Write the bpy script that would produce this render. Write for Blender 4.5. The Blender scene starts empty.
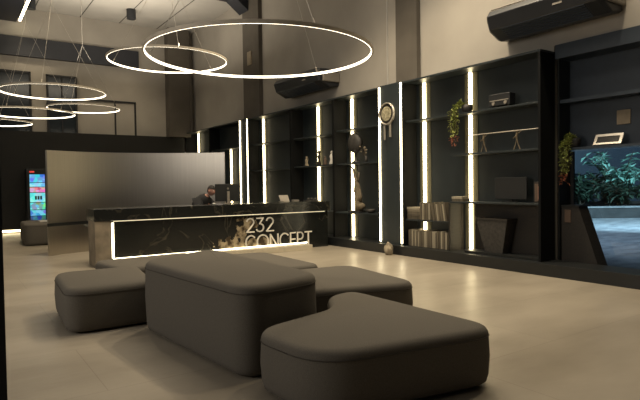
import bpy, bmesh, math, random
from mathutils import Vector, Matrix
random.seed(7)
S = bpy.context.scene
COL = S.collection
PI = math.pi

# ---------------------------------------------------------------- materials
def nodes(name):
    m = bpy.data.materials.new(name); m.use_nodes = True
    nt = m.node_tree; b = nt.nodes['Principled BSDF']
    return m, nt, b

def noise_mat(name, c1, c2, rough=.6, scale=3., metal=0., bump=0., spec=.5, detail=6., stretch=(1, 1, 1), contrast=(.3, .7)):
    m, nt, b = nodes(name)
    tc = nt.nodes.new('ShaderNodeTexCoord'); mp = nt.nodes.new('ShaderNodeMapping')
    mp.inputs['Scale'].default_value = stretch
    n = nt.nodes.new('ShaderNodeTexNoise'); n.inputs['Scale'].default_value = scale; n.inputs['Detail'].default_value = detail
    r = nt.nodes.new('ShaderNodeValToRGB')
    r.color_ramp.elements[0].position = contrast[0]; r.color_ramp.elements[1].position = contrast[1]
    r.color_ramp.elements[0].color = (*c1, 1); r.color_ramp.elements[1].color = (*c2, 1)
    L = nt.links.new
    L(tc.outputs['Object'], mp.inputs['Vector']); L(mp.outputs[0], n.inputs['Vector']); L(n.outputs['Fac'], r.inputs[0]); L(r.outputs[0], b.inputs['Base Color'])
    b.inputs['Roughness'].default_value = rough; b.inputs['Metallic'].default_value = metal
    b.inputs['Specular IOR Level'].default_value = spec
    if bump:
        bp = nt.nodes.new('ShaderNodeBump'); bp.inputs['Strength'].default_value = bump
        L(n.outputs['Fac'], bp.inputs['Height']); L(bp.outputs[0], b.inputs['Normal'])
    return m

def plain(name, c, rough=.5, metal=0., spec=.5):
    v = tuple(min(1, x * 1.12) for x in c)
    return noise_mat(name, tuple(x * .92 for x in c), v, rough, 9., metal, 0, spec)

def emit(name, c, s):
    m, nt, b = nodes(name)
    b.inputs['Base Color'].default_value = (*c, 1)
    b.inputs['Emission Color'].default_value = (*c, 1); b.inputs['Emission Strength'].default_value = s
    return m

WARM = (1., .83, .50)
M = {}
M['concrete'] = noise_mat('warm_grey_concrete', (.29, .268, .235), (.385, .357, .315), .85, .9, bump=.04, spec=.2, contrast=(.25, .8))
M['concrete_dark'] = noise_mat('dark_concrete', (.085, .075, .063), (.12, .107, .09), .85, 1.2, bump=.04, spec=.2)
M['ceiling'] = noise_mat('ceiling_board', (.38, .365, .34), (.44, .42, .39), .9, 1.1, spec=.2)
M['joint'] = plain('shadow_joint', (.05, .046, .04), .9)
M['channel'] = plain('halo_reflector_beige', (.10, .092, .058), .8, spec=.2)  # pale reflector flanks added beside the strips to catch a halo
M['sideblack'] = plain('matt_black_panel', (.004, .0045, .005), .7, spec=.15)
M['navy'] = plain('navy_trim', (.014, .016, .023), .5)
M['black'] = plain('black_lacquer', (.011, .0125, .013), .38)
M['shelfblack'] = noise_mat('black_shelf_panel', (.016, .022, .0245), (.024, .031, .034), .42, 2.)
M['bluedark'] = plain('reflection_blue_black', (.022, .032, .046), .45)  # blue of an outdoor reflection put into the base colour
M['darkwall'] = noise_mat('black_wall_paint', (.010, .010, .009), (.015, .0145, .013), .55, .7, spec=.3)
M['strip'] = emit('led_strip_light', WARM, 9.)
M['pstrip'] = emit('led_line_light', (1., .86, .56), 10.)
M['ring'] = emit('ring_light_diffuser', (1., .90, .70), 4.)
M['base_strip'] = emit('desk_led', (1., .88, .60), 7.)
M['lampface'] = emit('lamp_face', (1., .85, .6), 12.)
M['ringmetal'] = plain('ring_champagne_metal', (.50, .44, .35), .6, .1)
M['cable'] = plain('thin_steel_cable', (.45, .42, .38), .5, .3)
M['fabric'] = noise_mat('taupe_fabric', (.108, .098, .083), (.135, .123, .105), .95, 140., bump=.08, spec=.12, detail=2.)
M['seam'] = plain('dark_seam', (.062, .055, .046), .95, spec=.1)
M['feet'] = plain('black_foot', (.012, .012, .012), .7)
M['acbody'] = noise_mat('black_plastic', (.014, .016, .020), (.02, .022, .027), .45, 3.)
M['acgrey'] = plain('grey_plastic', (.22, .20, .17), .5)
M['white'] = plain('white_laminate', (.52, .46, .35), .45)
M['book'] = noise_mat('paper_sleeve', (.07, .06, .042), (.17, .145, .10), .8, 30., stretch=(1, 1, .06))
M['book2'] = noise_mat('brown_sleeve', (.045, .038, .028), (.11, .09, .062), .8, 30., stretch=(1, 1, .06))
M['book3'] = noise_mat('cream_sleeve', (.26, .23, .17), (.36, .32, .24), .8, 30., stretch=(1, 1, .06))
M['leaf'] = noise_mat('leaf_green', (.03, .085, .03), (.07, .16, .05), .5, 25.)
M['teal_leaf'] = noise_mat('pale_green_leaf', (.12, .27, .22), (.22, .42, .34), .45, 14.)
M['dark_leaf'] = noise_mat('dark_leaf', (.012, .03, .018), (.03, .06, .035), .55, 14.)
M['vine'] = noise_mat('vine_leaf', (.20, .26, .05), (.36, .38, .11), .55, 30.)
M['vinetip'] = noise_mat('red_vine_leaf', (.38, .10, .05), (.5, .2, .1), .55, 30.)
M['stem'] = plain('woody_stem', (.06, .045, .03), .8)
M['pot'] = noise_mat('dark_ceramic', (.02, .019, .017), (.05, .045, .04), .6, 20.)
M['wood'] = noise_mat('dark_wood', (.012, .010, .008), (.026, .021, .016), .6, 6., stretch=(1, 8, 8))
M['drift'] = noise_mat('driftwood', (.09, .07, .045), (.2, .16, .10), .8, 14.)
M['beige'] = noise_mat('beige_card', (.22, .18, .125), (.28, .23, .165), .7, 8.)
M['skin'] = plain('skin', (.42, .22, .16), .6)
M['hair'] = plain('dark_hair', (.012, .010, .009), .7)
M['jacket'] = plain('black_jacket', (.008, .008, .010), .85)
M['trouser'] = plain('dark_trousers', (.015, .015, .02), .85)
M['rock'] = noise_mat('pale_stone', (.16, .13, .09), (.42, .36, .26), .8, 12., bump=.3)
M['silver'] = plain('silver_metal', (.5, .46, .40), .35, .6)
M['asphalt'] = noise_mat('paving', (.16, .18, .20), (.36, .38, .39), .75, 1.1, stretch=(1.5, 3.2, 1), bump=.06)
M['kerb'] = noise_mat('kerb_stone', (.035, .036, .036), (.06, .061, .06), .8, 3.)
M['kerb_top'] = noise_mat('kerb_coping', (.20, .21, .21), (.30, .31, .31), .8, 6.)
M['soil'] = noise_mat('soil', (.02, .017, .012), (.05, .04, .03), .9, 12.)
M['gold'] = emit('pale_letters_added_glow', (.72, .66, .54), .15)  # slight emission added to brighten the letters, not a lit sign
M['screen_off'] = plain('monitor_plastic', (.010, .011, .012), .5)
M['brown'] = plain('brown_card', (.10, .065, .045), .7)
M['paper'] = plain('white_paper', (.62, .60, .55), .7)
M['winglass'] = plain('dark_window_glass', (.02, .026, .032), .12)
M['winframe'] = plain('window_frame', (.010, .011, .013), .5)
M['clockface'] = noise_mat('mottled_face', (.12, .10, .05), (.50, .46, .32), .7, 26.)

# stainless curved screen: vertical brushing
m, nt, b = nodes('brushed_steel')
tc = nt.nodes.new('ShaderNodeTexCoord'); mp = nt.nodes.new('ShaderNodeMapping'); mp.inputs['Scale'].default_value = (60, 60, .7)
n = nt.nodes.new('ShaderNodeTexNoise'); n.inputs['Scale'].default_value = 1.; n.inputs['Detail'].default_value = 4
r = nt.nodes.new('ShaderNodeValToRGB'); r.color_ramp.elements[0].color = (.50, .46, .40, 1); r.color_ramp.elements[1].color = (.62, .575, .50, 1)
bp = nt.nodes.new('ShaderNodeBump'); bp.inputs['Strength'].default_value = .14
L = nt.links.new
L(tc.outputs['Object'], mp.inputs[0]); L(mp.outputs[0], n.inputs['Vector']); L(n.outputs['Fac'], r.inputs[0]); L(r.outputs[0], b.inputs['Base Color'])
L(n.outputs['Fac'], bp.inputs['Height']); L(bp.outputs[0], b.inputs['Normal'])
b.inputs['Metallic'].default_value = 1.; b.inputs['Roughness'].default_value = .34; b.inputs['Anisotropic'].default_value = .85
tg = nt.nodes.new('ShaderNodeTangent'); tg.direction_type = 'RADIAL'; tg.axis = 'Z'; L(tg.outputs[0], b.inputs['Tangent'])
M['steel'] = m

# floor: large polished porcelain tiles
m, nt, b = nodes('porcelain_floor')
tc = nt.nodes.new('ShaderNodeTexCoord')
n = nt.nodes.new('ShaderNodeTexNoise'); n.inputs['Scale'].default_value = .55; n.inputs['Detail'].default_value = 8
mp = nt.nodes.new('ShaderNodeMapping'); mp.inputs['Scale'].default_value = (1, 2.2, 1)
r = nt.nodes.new('ShaderNodeValToRGB'); r.color_ramp.elements[0].position = .3; r.color_ramp.elements[1].position = .72
r.color_ramp.elements[0].color = (.285, .248, .195, 1); r.color_ramp.elements[1].color = (.41, .362, .29, 1)
br = nt.nodes.new('ShaderNodeTexBrick'); br.offset = .5
br.inputs['Scale'].default_value = 1.; br.inputs['Brick Width'].default_value = 2.4; br.inputs['Row Height'].default_value = 1.2
br.inputs['Mortar Size'].default_value = .004; br.inputs['Mortar Smooth'].default_value = .3
br.inputs['Color1'].default_value = (1, 1, 1, 1); br.inputs['Color2'].default_value = (.93, .93, .93, 1); br.inputs['Mortar'].default_value = (.72, .70, .68, 1)
mx = nt.nodes.new('ShaderNodeMix'); mx.data_type = 'RGBA'; mx.blend_type = 'MULTIPLY'; mx.inputs['Factor'].default_value = 1
L = nt.links.new
L(tc.outputs['Object'], mp.inputs[0]); L(mp.outputs[0], n.inputs['Vector']); L(n.outputs['Fac'], r.inputs[0])
L(tc.outputs['Object'], br.inputs['Vector']); L(r.outputs[0], mx.inputs[6]); L(br.outputs['Color'], mx.inputs[7]); L(mx.outputs[2], b.inputs['Base Color'])
n2 = nt.nodes.new('ShaderNodeTexNoise'); n2.inputs['Scale'].default_value = 2.5; n2.inputs['Detail'].default_value = 5
mr = nt.nodes.new('ShaderNodeMapRange'); mr.inputs['To Min'].default_value = .27; mr.inputs['To Max'].default_value = .42
L(mp.outputs[0], n2.inputs['Vector']); L(n2.outputs['Fac'], mr.inputs['Value']); L(mr.outputs[0], b.inputs['Roughness'])
b.inputs['Specular IOR Level'].default_value = .5
bp = nt.nodes.new('ShaderNodeBump'); bp.inputs['Strength'].default_value = .035; bp.inputs['Distance'].default_value = .2; L(n2.outputs['Fac'], bp.inputs['Height']); L(bp.outputs[0], b.inputs['Normal'])
M['floor'] = m

# black marble with pale veins and rubble-like inclusions
def marble(name, inclusions=False):
    m, nt, b = nodes(name); L = nt.links.new
    tc = nt.nodes.new('ShaderNodeTexCoord')
    n = nt.nodes.new('ShaderNodeTexNoise'); n.inputs['Scale'].default_value = 1.3; n.inputs['Detail'].default_value = 7; n.inputs['Distortion'].default_value = 1.2
    r = nt.nodes.new('ShaderNodeValToRGB'); e = r.color_ramp.elements
    e[0].position = .485; e[0].color = (.012, .013, .012, 1); e[1].position = .5; e[1].color = (.05, .045, .034, 1)
    x = e.new(.512); x.color = (.012, .013, .012, 1)
    L(tc.outputs['Object'], n.inputs['Vector']); L(n.outputs['Fac'], r.inputs[0])
    last = r.outputs[0]
    if inclusions:
        n3 = nt.nodes.new('ShaderNodeTexNoise'); n3.inputs['Scale'].default_value = 6; n3.inputs['Detail'].default_value = 6
        L(tc.outputs['Object'], n3.inputs['Vector'])
        r3 = nt.nodes.new('ShaderNodeValToRGB'); e = r3.color_ramp.elements
        e[0].position = .42; e[0].color = (.05, .035, .02, 1); e[1].position = .6; e[1].color = (.36, .30, .20, 1)
        L(n3.outputs['Fac'], r3.inputs[0])
        for (cx, cz, rx, rz) in INC:
            mp = nt.nodes.new('ShaderNodeMapping'); mp.vector_type = 'POINT'
            mp.inputs['Scale'].default_value = (1 / rx, 0, 1 / rz); mp.inputs['Location'].default_value = (-cx / rx, 0, -cz / rz)
            ln = nt.nodes.new('ShaderNodeVectorMath'); ln.operation = 'LENGTH'
            ad = nt.nodes.new('ShaderNodeMath'); ad.operation = 'MULTIPLY_ADD'; ad.inputs[1].default_value = 2.2
            nn = nt.nodes.new('ShaderNodeTexNoise'); nn.inputs['Scale'].default_value = 9; nn.inputs['Detail'].default_value = 5
            L(tc.outputs['Object'], nn.inputs['Vector']); L(nn.outputs['Fac'], ad.inputs[0])
            L(tc.outputs['Object'], mp.inputs[0]); L(mp.outputs[0], ln.inputs[0]); L(ln.outputs['Value'], ad.inputs[2])
            lt = nt.nodes.new('ShaderNodeMath'); lt.operation = 'LESS_THAN'; lt.inputs[1].default_value = 1.9
            L(ad.outputs[0], lt.inputs[0])
            mx = nt.nodes.new('ShaderNodeMix'); mx.data_type = 'RGBA'
            L(lt.outputs[0], mx.inputs[0]); L(last, mx.inputs[6]); L(r3.outputs[0], mx.inputs[7]); last = mx.outputs[2]
    L(last, b.inputs['Base Color'])
    b.inputs['Roughness'].default_value = .2
    return m
# desk things are built about the desk's own origin (4.7, 10.72, 0)
DX, DY = 4.7, 10.72
INC = [(4.95 - DX, .20, .40, .20), (5.14 - DX, .42, .14, .36), (5.55 - DX, .18, .45, .16), (5.35 - DX, .62, .22, .16)]
M['marble'] = marble('black_marble')
M['marble_front'] = marble('black_marble_with_inclusions', True)

# clear pane: mostly transparent, faint gloss
m = bpy.data.materials.new('clear_glass'); m.use_nodes = True; nt = m.node_tree
for q in list(nt.nodes):
    if q.type != 'OUTPUT_MATERIAL': nt.nodes.remove(q)
t_ = nt.nodes.new('ShaderNodeBsdfTransparent'); g_ = nt.nodes.new('ShaderNodeBsdfGlossy'); g_.inputs['Roughness'].default_value = .03
mx = nt.nodes.new('ShaderNodeMixShader'); mx.inputs[0].default_value = .05; t_.inputs[0].default_value = (.82, .88, .92, 1)
nt.links.new(t_.outputs[0], mx.inputs[1]); nt.links.new(g_.outputs[0], mx.inputs[2]); nt.links.new(mx.outputs[0], nt.nodes['Material Output'].inputs[0])
M['glass'] = m

# ---------------------------------------------------------------- geometry helpers (world coordinates)
class B:
    def __init__(s): s.bm = bmesh.new()
    def box(s, x0, x1, y0, y1, z0, z1, rot=None):
        r = bmesh.ops.create_cube(s.bm, size=1)
        for v in r['verts']:
            v.co = Vector(((x0 + x1) / 2 + v.co.x * (x1 - x0), (y0 + y1) / 2 + v.co.y * (y1 - y0), (z0 + z1) / 2 + v.co.z * (z1 - z0)))
        if rot:
            bmesh.ops.rotate(s.bm, verts=r['verts'], cent=rot[0], matrix=Matrix.Rotation(rot[2], 3, rot[1]))
        return s
    def cyl(s, p0, p1, r0, r1=None, n=16, caps=True):
        p0, p1 = Vector(p0), Vector(p1); r1 = r0 if r1 is None else r1
        d = p1 - p0; q = d.to_track_quat('Z', 'Y').to_matrix()
        rings = []
        for p, r in ((p0, r0), (p1, r1)):
            rings.append([s.bm.verts.new(p + q @ Vector((r * math.cos(2 * PI * k / n), r * math.sin(2 * PI * k / n), 0))) for k in range(n)])
        for k in range(n):
            s.bm.faces.new((rings[0][k], rings[0][(k + 1) % n], rings[1][(k + 1) % n], rings[1][k]))
        if caps:
            s.bm.faces.new(rings[0][::-1]); s.bm.faces.new(rings[1])
        return s
    def tube(s, pts, r, n=8):
        pts = [Vector(p) for p in pts]; prev = None; rs = r if isinstance(r, (list, tuple)) else [r] * len(pts)
        rings = []
        for i, p in enumerate(pts):
            d = (pts[min(i + 1, len(pts) - 1)] - pts[max(i - 1, 0)])
            q = d.to_track_quat('Z', 'Y').to_matrix()
            rings.append([s.bm.verts.new(p + q @ Vector((rs[i] * math.cos(2 * PI * k / n), rs[i] * math.sin(2 * PI * k / n), 0))) for k in range(n)])
        for a, b_ in zip(rings, rings[1:]):
            # match the best rotation between rings
            o = min(range(n), key=lambda o: (a[0].co - b_[o].co).length)
            for k in range(n):
                try: s.bm.faces.new((a[k], a[(k + 1) % n], b_[(k + 1 + o) % n], b_[(k + o) % n]))
                except ValueError: pass
        s.bm.faces.new(rings[0][::-1]); s.bm.faces.new(rings[-1])
        return s
    def loops(s, rings, closed=True, cap=True):
        vs = [[s.bm.verts.new(p) for p in r] for r in rings]
        n = len(vs[0])
        for a, b_ in zip(vs, vs[1:]):
            for k in range(n if closed else n - 1):
                s.bm.faces.new((a[k], a[(k + 1) % n], b_[(k + 1) % n], b_[k]))
        if cap and closed:
            s.bm.faces.new(vs[0][::-1]); s.bm.faces.new(vs[-1])
        return s
    def lathe(s, c, prof, n=24):
        return s.loops([[Vector((c[0] + r * math.cos(2 * PI * k / n), c[1] + r * math.sin(2 * PI * k / n), c[2] + z)) for k in range(n)] for r, z in prof])
    def prism(s, pts, axis, a0, a1):
        def mk(p, a):
            return Vector({'x': (a, p[0], p[1]), 'y': (p[0], a, p[1]), 'z': (p[0], p[1], a)}[axis])
        return s.loops([[mk(p, a0) for p in pts], [mk(p, a1) for p in pts]])
    def sph(s, c, r, seg=16, sc=(1, 1, 1)):
        q = bmesh.ops.create_uvsphere(s.bm, u_segments=seg, v_segments=max(6, seg // 2), radius=r)
        for v in q['verts']:
            v.co = Vector((c[0] + v.co.x * sc[0], c[1] + v.co.y * sc[1], c[2] + v.co.z * sc[2]))
        return s
    def quad(s, a, b_, c, d):
        s.bm.faces.new([s.bm.verts.new(Vector(p)) for p in (a, b_, c, d)]); return s

def root_loc(o):
    while o.parent is not None: o = o.parent
    return o.location

def obj(name, b_, mat, parent=None, loc=None, bevel=0., smooth=False, seg=2):
    bm = b_.bm
    bmesh.ops.recalc_face_normals(bm, faces=bm.faces)
    me = bpy.data.meshes.new(name)
    o = bpy.data.objects.new(name, me); COL.objects.link(o)
    if parent is not None:
        o.parent = parent; off = Vector(root_loc(parent))
    else:
        if loc is None:
            xs = [v.co for v in bm.verts]
            loc = Vector(((min(v.x for v in xs) + max(v.x for v in xs)) / 2, (min(v.y for v in xs) + max(v.y for v in xs)) / 2, min(v.z for v in xs)))
        o.location = loc; off = Vector(loc)
    bmesh.ops.translate(bm, verts=bm.verts, vec=-off)
    bm.to_mesh(me); bm.free()
    me.materials.append(mat)
    if smooth:
        for p in me.polygons: p.use_smooth = True
    if bevel:
        md = o.modifiers.new('bevel', 'BEVEL'); md.width = bevel; md.segments = seg; md.limit_method = 'ANGLE'
    return o

def tag(o, label, cat, group=None):
    o['label'] = label; o['category'] = cat
    if group: o['group'] = group
    return o
def thing(name, label, cat, loc, group=None):
    o = bpy.data.objects.new(name, None); COL.objects.link(o); o.location = loc; o.empty_display_size = .1
    return tag(o, label, cat, group)
def struct(name, b_, mat, parent=None, **k):
    o = obj(name, b_, mat, parent, **k)
    if parent is None: o['kind'] = 'structure'
    return o

# ---------------------------------------------------------------- the room shell
XW = 8.06          # upper right wall
YB = 20.45         # back wall
ZC = 7.45          # ceiling
struct('floor', B().box(-9, 8.42, -3, YB + .2, -.12, 0), M['floor'])
ce = struct('ceiling', B().box(-9, 8.4, -3, YB + .2, ZC, ZC + .15), M['ceiling'])
j = B()
for xx in (.6, 2.55, 4.0, 5.33, 6.7): j.box(xx - .014, xx + .014, 8, YB, ZC - .006, ZC + .01)
struct('ceiling_joint', j, M['joint'], ce)
struct('wall_right', B().box(XW, XW + .3, 5.02, YB + .2, 0, ZC).box(XW, XW + .3, -1, 5.02, 3.62, ZC), M['concrete'])
wb = struct('wall_back', B().box(-9, XW + .3, YB, YB + .2, 0, ZC), M['concrete'])
struct('wall_left', B().box(-9.2, -9, -3, YB + .2, 0, ZC), M['concrete'])
# low black wall across the far end, with light gap at its foot
lw = struct('wall_far_low', B().box(-8.9, 7.6, 20.22, YB - .001, .13, 3.36), M['darkwall'])
struct('glow_strip', B().box(-8.9, 2.05, 20.25, 20.29, .05, .11), M['strip'], lw)
# far dark windows above it
for i, (x0, x1, z1) in enumerate(((-1.0, 2.40, 5.36), (2.86, 3.82, 5.33))):
    w = struct('window_%d' % (i + 1), B().box(x0, x1, YB - .05, YB - .02, 3.36, z1), M['winglass'])
    fr = B()
    for a in (x0, x1 - .06): fr.box(a, a + .06, YB - .09, YB - .001, 3.36, z1)
    fr.box(x0, x1, YB - .09, YB - .001, z1 - .06, z1)
    mid = (x0 + x1) / 2
    fr.box(mid - .02, mid + .02, YB - .08, YB - .001, 3.36, z1)
    struct('window_frame', fr, M['winframe'], w)
struct('trim_1', B().box(3.86, 5.85, YB - .04, YB - .001, 4.55, 4.61).box(5.08, 5.13, YB - .04, YB - .001, 3.36, 4.56).box(5.79, 5.85, YB - .04, YB - .001, 3.36, 4.56), M['winframe'])
struct('trim_2', B().box(-8.9, 5.95, YB - .18, YB - .001, 5.84, 6.46), M['navy'])
struct('trim_3', B().box(-8.9, 2.02, 8, YB - .001, 6.97, ZC - .002), M['navy'])
# columns on the right wall and corner
struct('column_corner', B().box(6.98, 7.82, 20.05, YB - .001, 3.36, ZC - .002), M['concrete_dark'])
struct('column_far', B().box(7.93, XW - .001, 14.68, 15.74, 3.54, ZC - .002), M['concrete_dark'])
struct('column_near', B().box(7.95, XW - .001, 7.98, 8.60, 3.53, ZC - .002), M['concrete_dark'])
struct('pilaster_near', B().box(8.0, XW - .001, 8.62, 8.90, 3.53, ZC - .002), M['concrete'])
struct('trim_4', B().box(7.985, XW - .001, 8.905, 8.935, 3.53, ZC - .002), M['ceiling'])
struct('beam_far', B().box(-2, 7.93, 15.6, 15.9, 7.30, ZC - .002).prism([(7.45, 7.30), (7.92, 6.95), (7.92, 7.30)], 'y', 15.3, 15.9), M['navy'])
# plinth under the shelving
struct('baseboard_right', B().box(7.52, XW - .001, 1.2, 20.2, 0, .19), M['black'], bevel=.006)

# ---------------------------------------------------------------- shelving units along the right wall
XF, XBK = 7.65, 8.03
def shelf_unit(y0, y1, label, strips, boards, ztop=3.52, sides=(True, True)):
    t = thing('shelf_unit', label, 'shelf', ((XF + XBK) / 2, (y0 + y1) / 2, .19), 'tall black shelf units on the right wall')
    obj('back_panel', B().box(XBK, XBK + .028, y0, y1, .19, ztop), M['shelfblack'], t)
    obj('top_panel', B().box(XF, XBK, y0, y1, ztop - .035, ztop), M['shelfblack'], t)
    if sides[0]: obj('side_panel', B().box(XF, XBK, y0, y0 + .04, .19, ztop - .035), M['sideblack'], t)
    if sides[1]: obj('side_panel', B().box(XF, XBK, y1 - .04, y1, .19, ztop - .035), M['sideblack'], t)
    for a, b_, z, d in boards:
        obj('shelf_board', B().box(XBK - d, XBK, a, b_, z - .03, z), M['shelfblack'], t, bevel=.003)
    for y, z0, z1 in strips:
        obj('halo_reflector', B().box(XBK - .006, XBK, y - .15, y + .15, z0, z1), M['channel'], t)
        o = obj('led_strip', B().box(XBK - .05, XBK - .005, y - .025, y + .025, z0, z1), M['strip'], t)
        o['label'] = 'warm white glowing vertical light strip'
    return t
u1 = shelf_unit(5.0, 8.12, 'nearest tall black shelf unit, with two light strips, hanging plant and a low cabinet',
                [(7.83, .2, 3.48), (6.66, .2, 3.48)],
                [(5.04, 8.08, 2.725, .31), (5.04, 6.9, 1.985, .31), (5.04, 6.88, 1.11, .37), (6.92, 8.08, .73, .33)])
obj('divider', B().box(7.66, XBK, 6.86, 6.90, .19, 1.08), M['wood'], u1)
obj('cabinet_back', B().box(7.98, XBK, 5.04, 6.55, .19, 1.08), M['wood'], u1)
obj('cabinet_floor', B().box(7.68, 7.98, 5.04, 6.55, .19, .235), M['black'], u1)
shelf_unit(8.84, 10.5, 'tall black shelf unit with dark round disc and branch sculpture, left of the strip-lit pillar', [(10.2, .2, 3.48)],
           [(8.88, 10.46, 2.74, .31), (8.88, 10.46, 1.95, .31), (8.88, 10.46, .80, .37)])
shelf_unit(10.5, 12.45, 'tall black shelf unit with small figurines, rising behind the right end of the desk', [(11.63, .2, 3.48)],
           [(10.54, 12.41, 2.70, .31), (10.54, 12.41, 1.95, .31), (10.54, 12.41, .80, .37)])
shelf_unit(12.45, 14.96, 'tall empty black shelf unit with one light strip just right of the double light lines', [(14.58, .2, 3.48)],
           [(12.49, 14.92, 2.72, .31), (12.49, 14.92, 1.93, .31)])
shelf_unit(15.52, 17.9, 'black shelf unit left of the double light lines, its strip beside the steel screen', [(16.9, .2, 2.69)],
           [(15.56, 17.86, 2.72, .31)])
shelf_unit(17.9, 20.2, 'farthest black shelf unit, its light strip showing above the steel screen', [(19.75, .2, 3.48)],
           [(17.94, 20.16, 2.72, .31)])
def pillar(y0, y1, label):
    t = thing('pillar_panel', label, 'pillar', (7.85, (y0 + y1) / 2, .19), 'black pillar panels with two light lines')
    obj('panel', B().box(7.66, XBK + .02, y0, y1, .19, 3.535), M['shelfblack'], t)
    for y in (y0 + .03, y1 - .03):
        o = obj('led_line', B().box(7.642, 7.66, y - .017, y + .017, .22, 3.51), M['pstrip'], t)
        o['label'] = 'thin vertical white light line'
pillar(8.12, 8.84, 'black pillar panel edged by two thin light lines, with a round ornament hanging on it')
pillar(14.96, 15.52, 'black pillar panel between two close thin light lines behind the desk monitor')

# ---------------------------------------------------------------- dark bay at the right with the garden window
t = thing('window_bay_surround', 'black framed bay, a blue reflection put into its colour, at the far right around the garden window, taller than the shelves', 'shelf', (8.2, 3.2, .19))
obj('fascia', B().box(8.03, 8.4, 1.2, 4.99, 3.40, 3.62), M['bluedark'], t)
obj('back_panel', B().box(8.40, 8.44, 1.2, 4.99, 1.99, 3.40), M['bluedark'], t)
obj('side_panel', B().box(8.10, 8.44, 4.96, 4.99, .19, 3.40), M['black'], t)
obj('shelf_board', B().box(8.12, 8.4, 1.2, 4.96, 2.70, 2.755), M['bluedark'], t)
obj('shelf_board', B().box(8.12, 8.44, 1.2, 4.96, 1.95, 1.985), M['bluedark'], t)
obj('sill', B().box(8.04, 8.5, 1.2, 4.99, 0.0, .075), M['bluedark'], t)
w3 = struct('window_3', B().box(8.42, 8.428, 1.2, 4.96, .08, 1.94), M['glass'])
struct('window_frame', B().box(8.405, 8.445, 1.2, 4.96, .075, .10).box(8.405, 8.445, 4.90, 4.96, .10, 1.94), M['winframe'], w3)
# slanted-side cabinet at its left
t = thing('slanted_cabinet', 'low dark brown cabinet with a slanted side, in the bay left of the garden window', 'cabinet', (8.25, 4.7, .19))
obj('body', B().prism([(4.945, .08), (4.32, .08), (4.66, 1.05), (4.945, 1.05)], 'x', 8.13, 8.40), M['wood'], t, bevel=.004)
obj('top_board', B().box(8.11, 8.40, 4.64, 4.95, 1.05, 1.075), M['black'], t)
obj('plaque', B().box(8.115, 8.13, 4.78, 4.88, .80, 1.0), M['brown'], t)
tag(obj('notice', B().box(8.383, 8.399, 4.0, 4.2, 2.30, 2.515), M['beige'], bevel=.003), 'square beige notice on the dark panel above the garden window', 'notice')
t = thing('tray', 'silver-rimmed dark tray tilted on the shelf above the garden window', 'tray', (8.22, 4.25, 1.985))
rot = ((8.2, 4.25, 2.01), 'Y', .5)
obj('rim', B().box(8.19, 8.21, 4.04, 4.46, 2.00, 2.03, rot).box(8.19, 8.21, 4.04, 4.46, 2.14, 2.18, rot).box(8.19, 8.21, 4.04, 4.08, 2.03, 2.14, rot).box(8.19, 8.21, 4.42, 4.46, 2.03, 2.14, rot), M['silver'], t)
obj('dish', B().box(8.20, 8.215, 4.08, 4.42, 2.03, 2.14, rot), M['pot'], t)

# ---------------------------------------------------------------- outside the window
struct('ground_outside', B().box(8.5, 40, -6, 40, -.1, .0), M['asphalt'])
R_ = Vector((.82, -.572, 0)); Fv = Vector((.572, .82, 0))
kc = Vector((21.4, 10.7, 0))
def along(a, b_, z): p = kc + R_ * a + Fv * b_; return Vector((p.x, p.y, z))
kb = B().loops([[along(-9, 0, 0), along(9, 0, 0), along(9, .3, 0), along(-9, .3, 0)], [along(-9, 0, .40), along(9, 0, .40), along(9, .3, .40), along(-9, .3, .40)]])
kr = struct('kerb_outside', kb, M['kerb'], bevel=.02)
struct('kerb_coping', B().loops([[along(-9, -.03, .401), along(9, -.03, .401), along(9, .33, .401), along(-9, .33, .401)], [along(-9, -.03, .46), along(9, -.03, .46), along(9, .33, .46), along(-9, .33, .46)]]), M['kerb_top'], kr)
struct('soil_outside', B().loops([[along(-9, .3, 0), along(9, .3, 0), along(9, 4, 0), along(-9, 4, 0)], [along(-9, .3, .36), along(9, .3, .36), along(9, 4, .5), along(-9, 4, .5)]]), M['soil'])
struct('wall_outside', B().loops([[along(-12, 4.2, 0), along(12, 4.2, 0), along(12, 4.6, 0), along(-12, 4.6, 0)], [along(-12, 4.2, 7), along(12, 4.2, 7), along(12, 4.6, 7), along(-12, 4.6, 7)]]), M['bluedark'])

def leaf(b_, p, d, L_, w):
    d = d.normalized(); sd = d.cross(Vector((0, 0, 1)))
    if sd.length < .1: sd = Vector((1, 0, 0))
    sd.normalize(); up = sd.cross(d)
    p = Vector(p)
    m_ = p + d * L_ * .45 + up * L_ * .08; e = p + d * L_ - up * L_ * .1
    v = [b_.bm.verts.new(q) for q in (p, m_ + sd * w, e, m_ - sd * w)]
    b_.bm.faces.new(v)
def rnd(a): return random.uniform(-a, a)
def shrub(name, label, a, dep, h_, spread, mat, n_br, nl, ll, lw_):
    base = along(a, dep, .40)
    t = thing(name, label, 'plant', base)
    st, fo = B(), B()
    for k in range(n_br):
        an = 2 * PI * k / n_br + rnd(.4)
        tip = base + Vector((math.cos(an) * spread * random.uniform(.3, 1), math.sin(an) * spread * random.uniform(.3, 1), h_ * random.uniform(.55, 1)))
        mid = base.lerp(tip, .5) + Vector((0, 0, h_ * .15))
        pts = [base, mid, tip]
        st.tube(pts, [.035, .022, .01], 5)
        for q in range(nl):
            f = .3 + .7 * q / nl
            p = (base.lerp(mid, f * 2) if f < .5 else mid.lerp(tip, f * 2 - 1))
            d = Vector((rnd(1), rnd(1), rnd(.6)))
            leaf(fo, p, d, ll * random.uniform(.7, 1.2), lw_)
            leaf(fo, p, Vector((-d.x, -d.y, rnd(.5))), ll * random.uniform(.7, 1.2), lw_)
    obj('stems', st, M['stem'], t); obj('foliage', fo, mat, t)
shrub('garden_shrub', 'tall pale leafy shrub lit blue-green in the garden bed outside the window', .7, 1.2, 2.35, 1.45, M['teal_leaf'], 17, 12, .42, .085)
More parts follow.
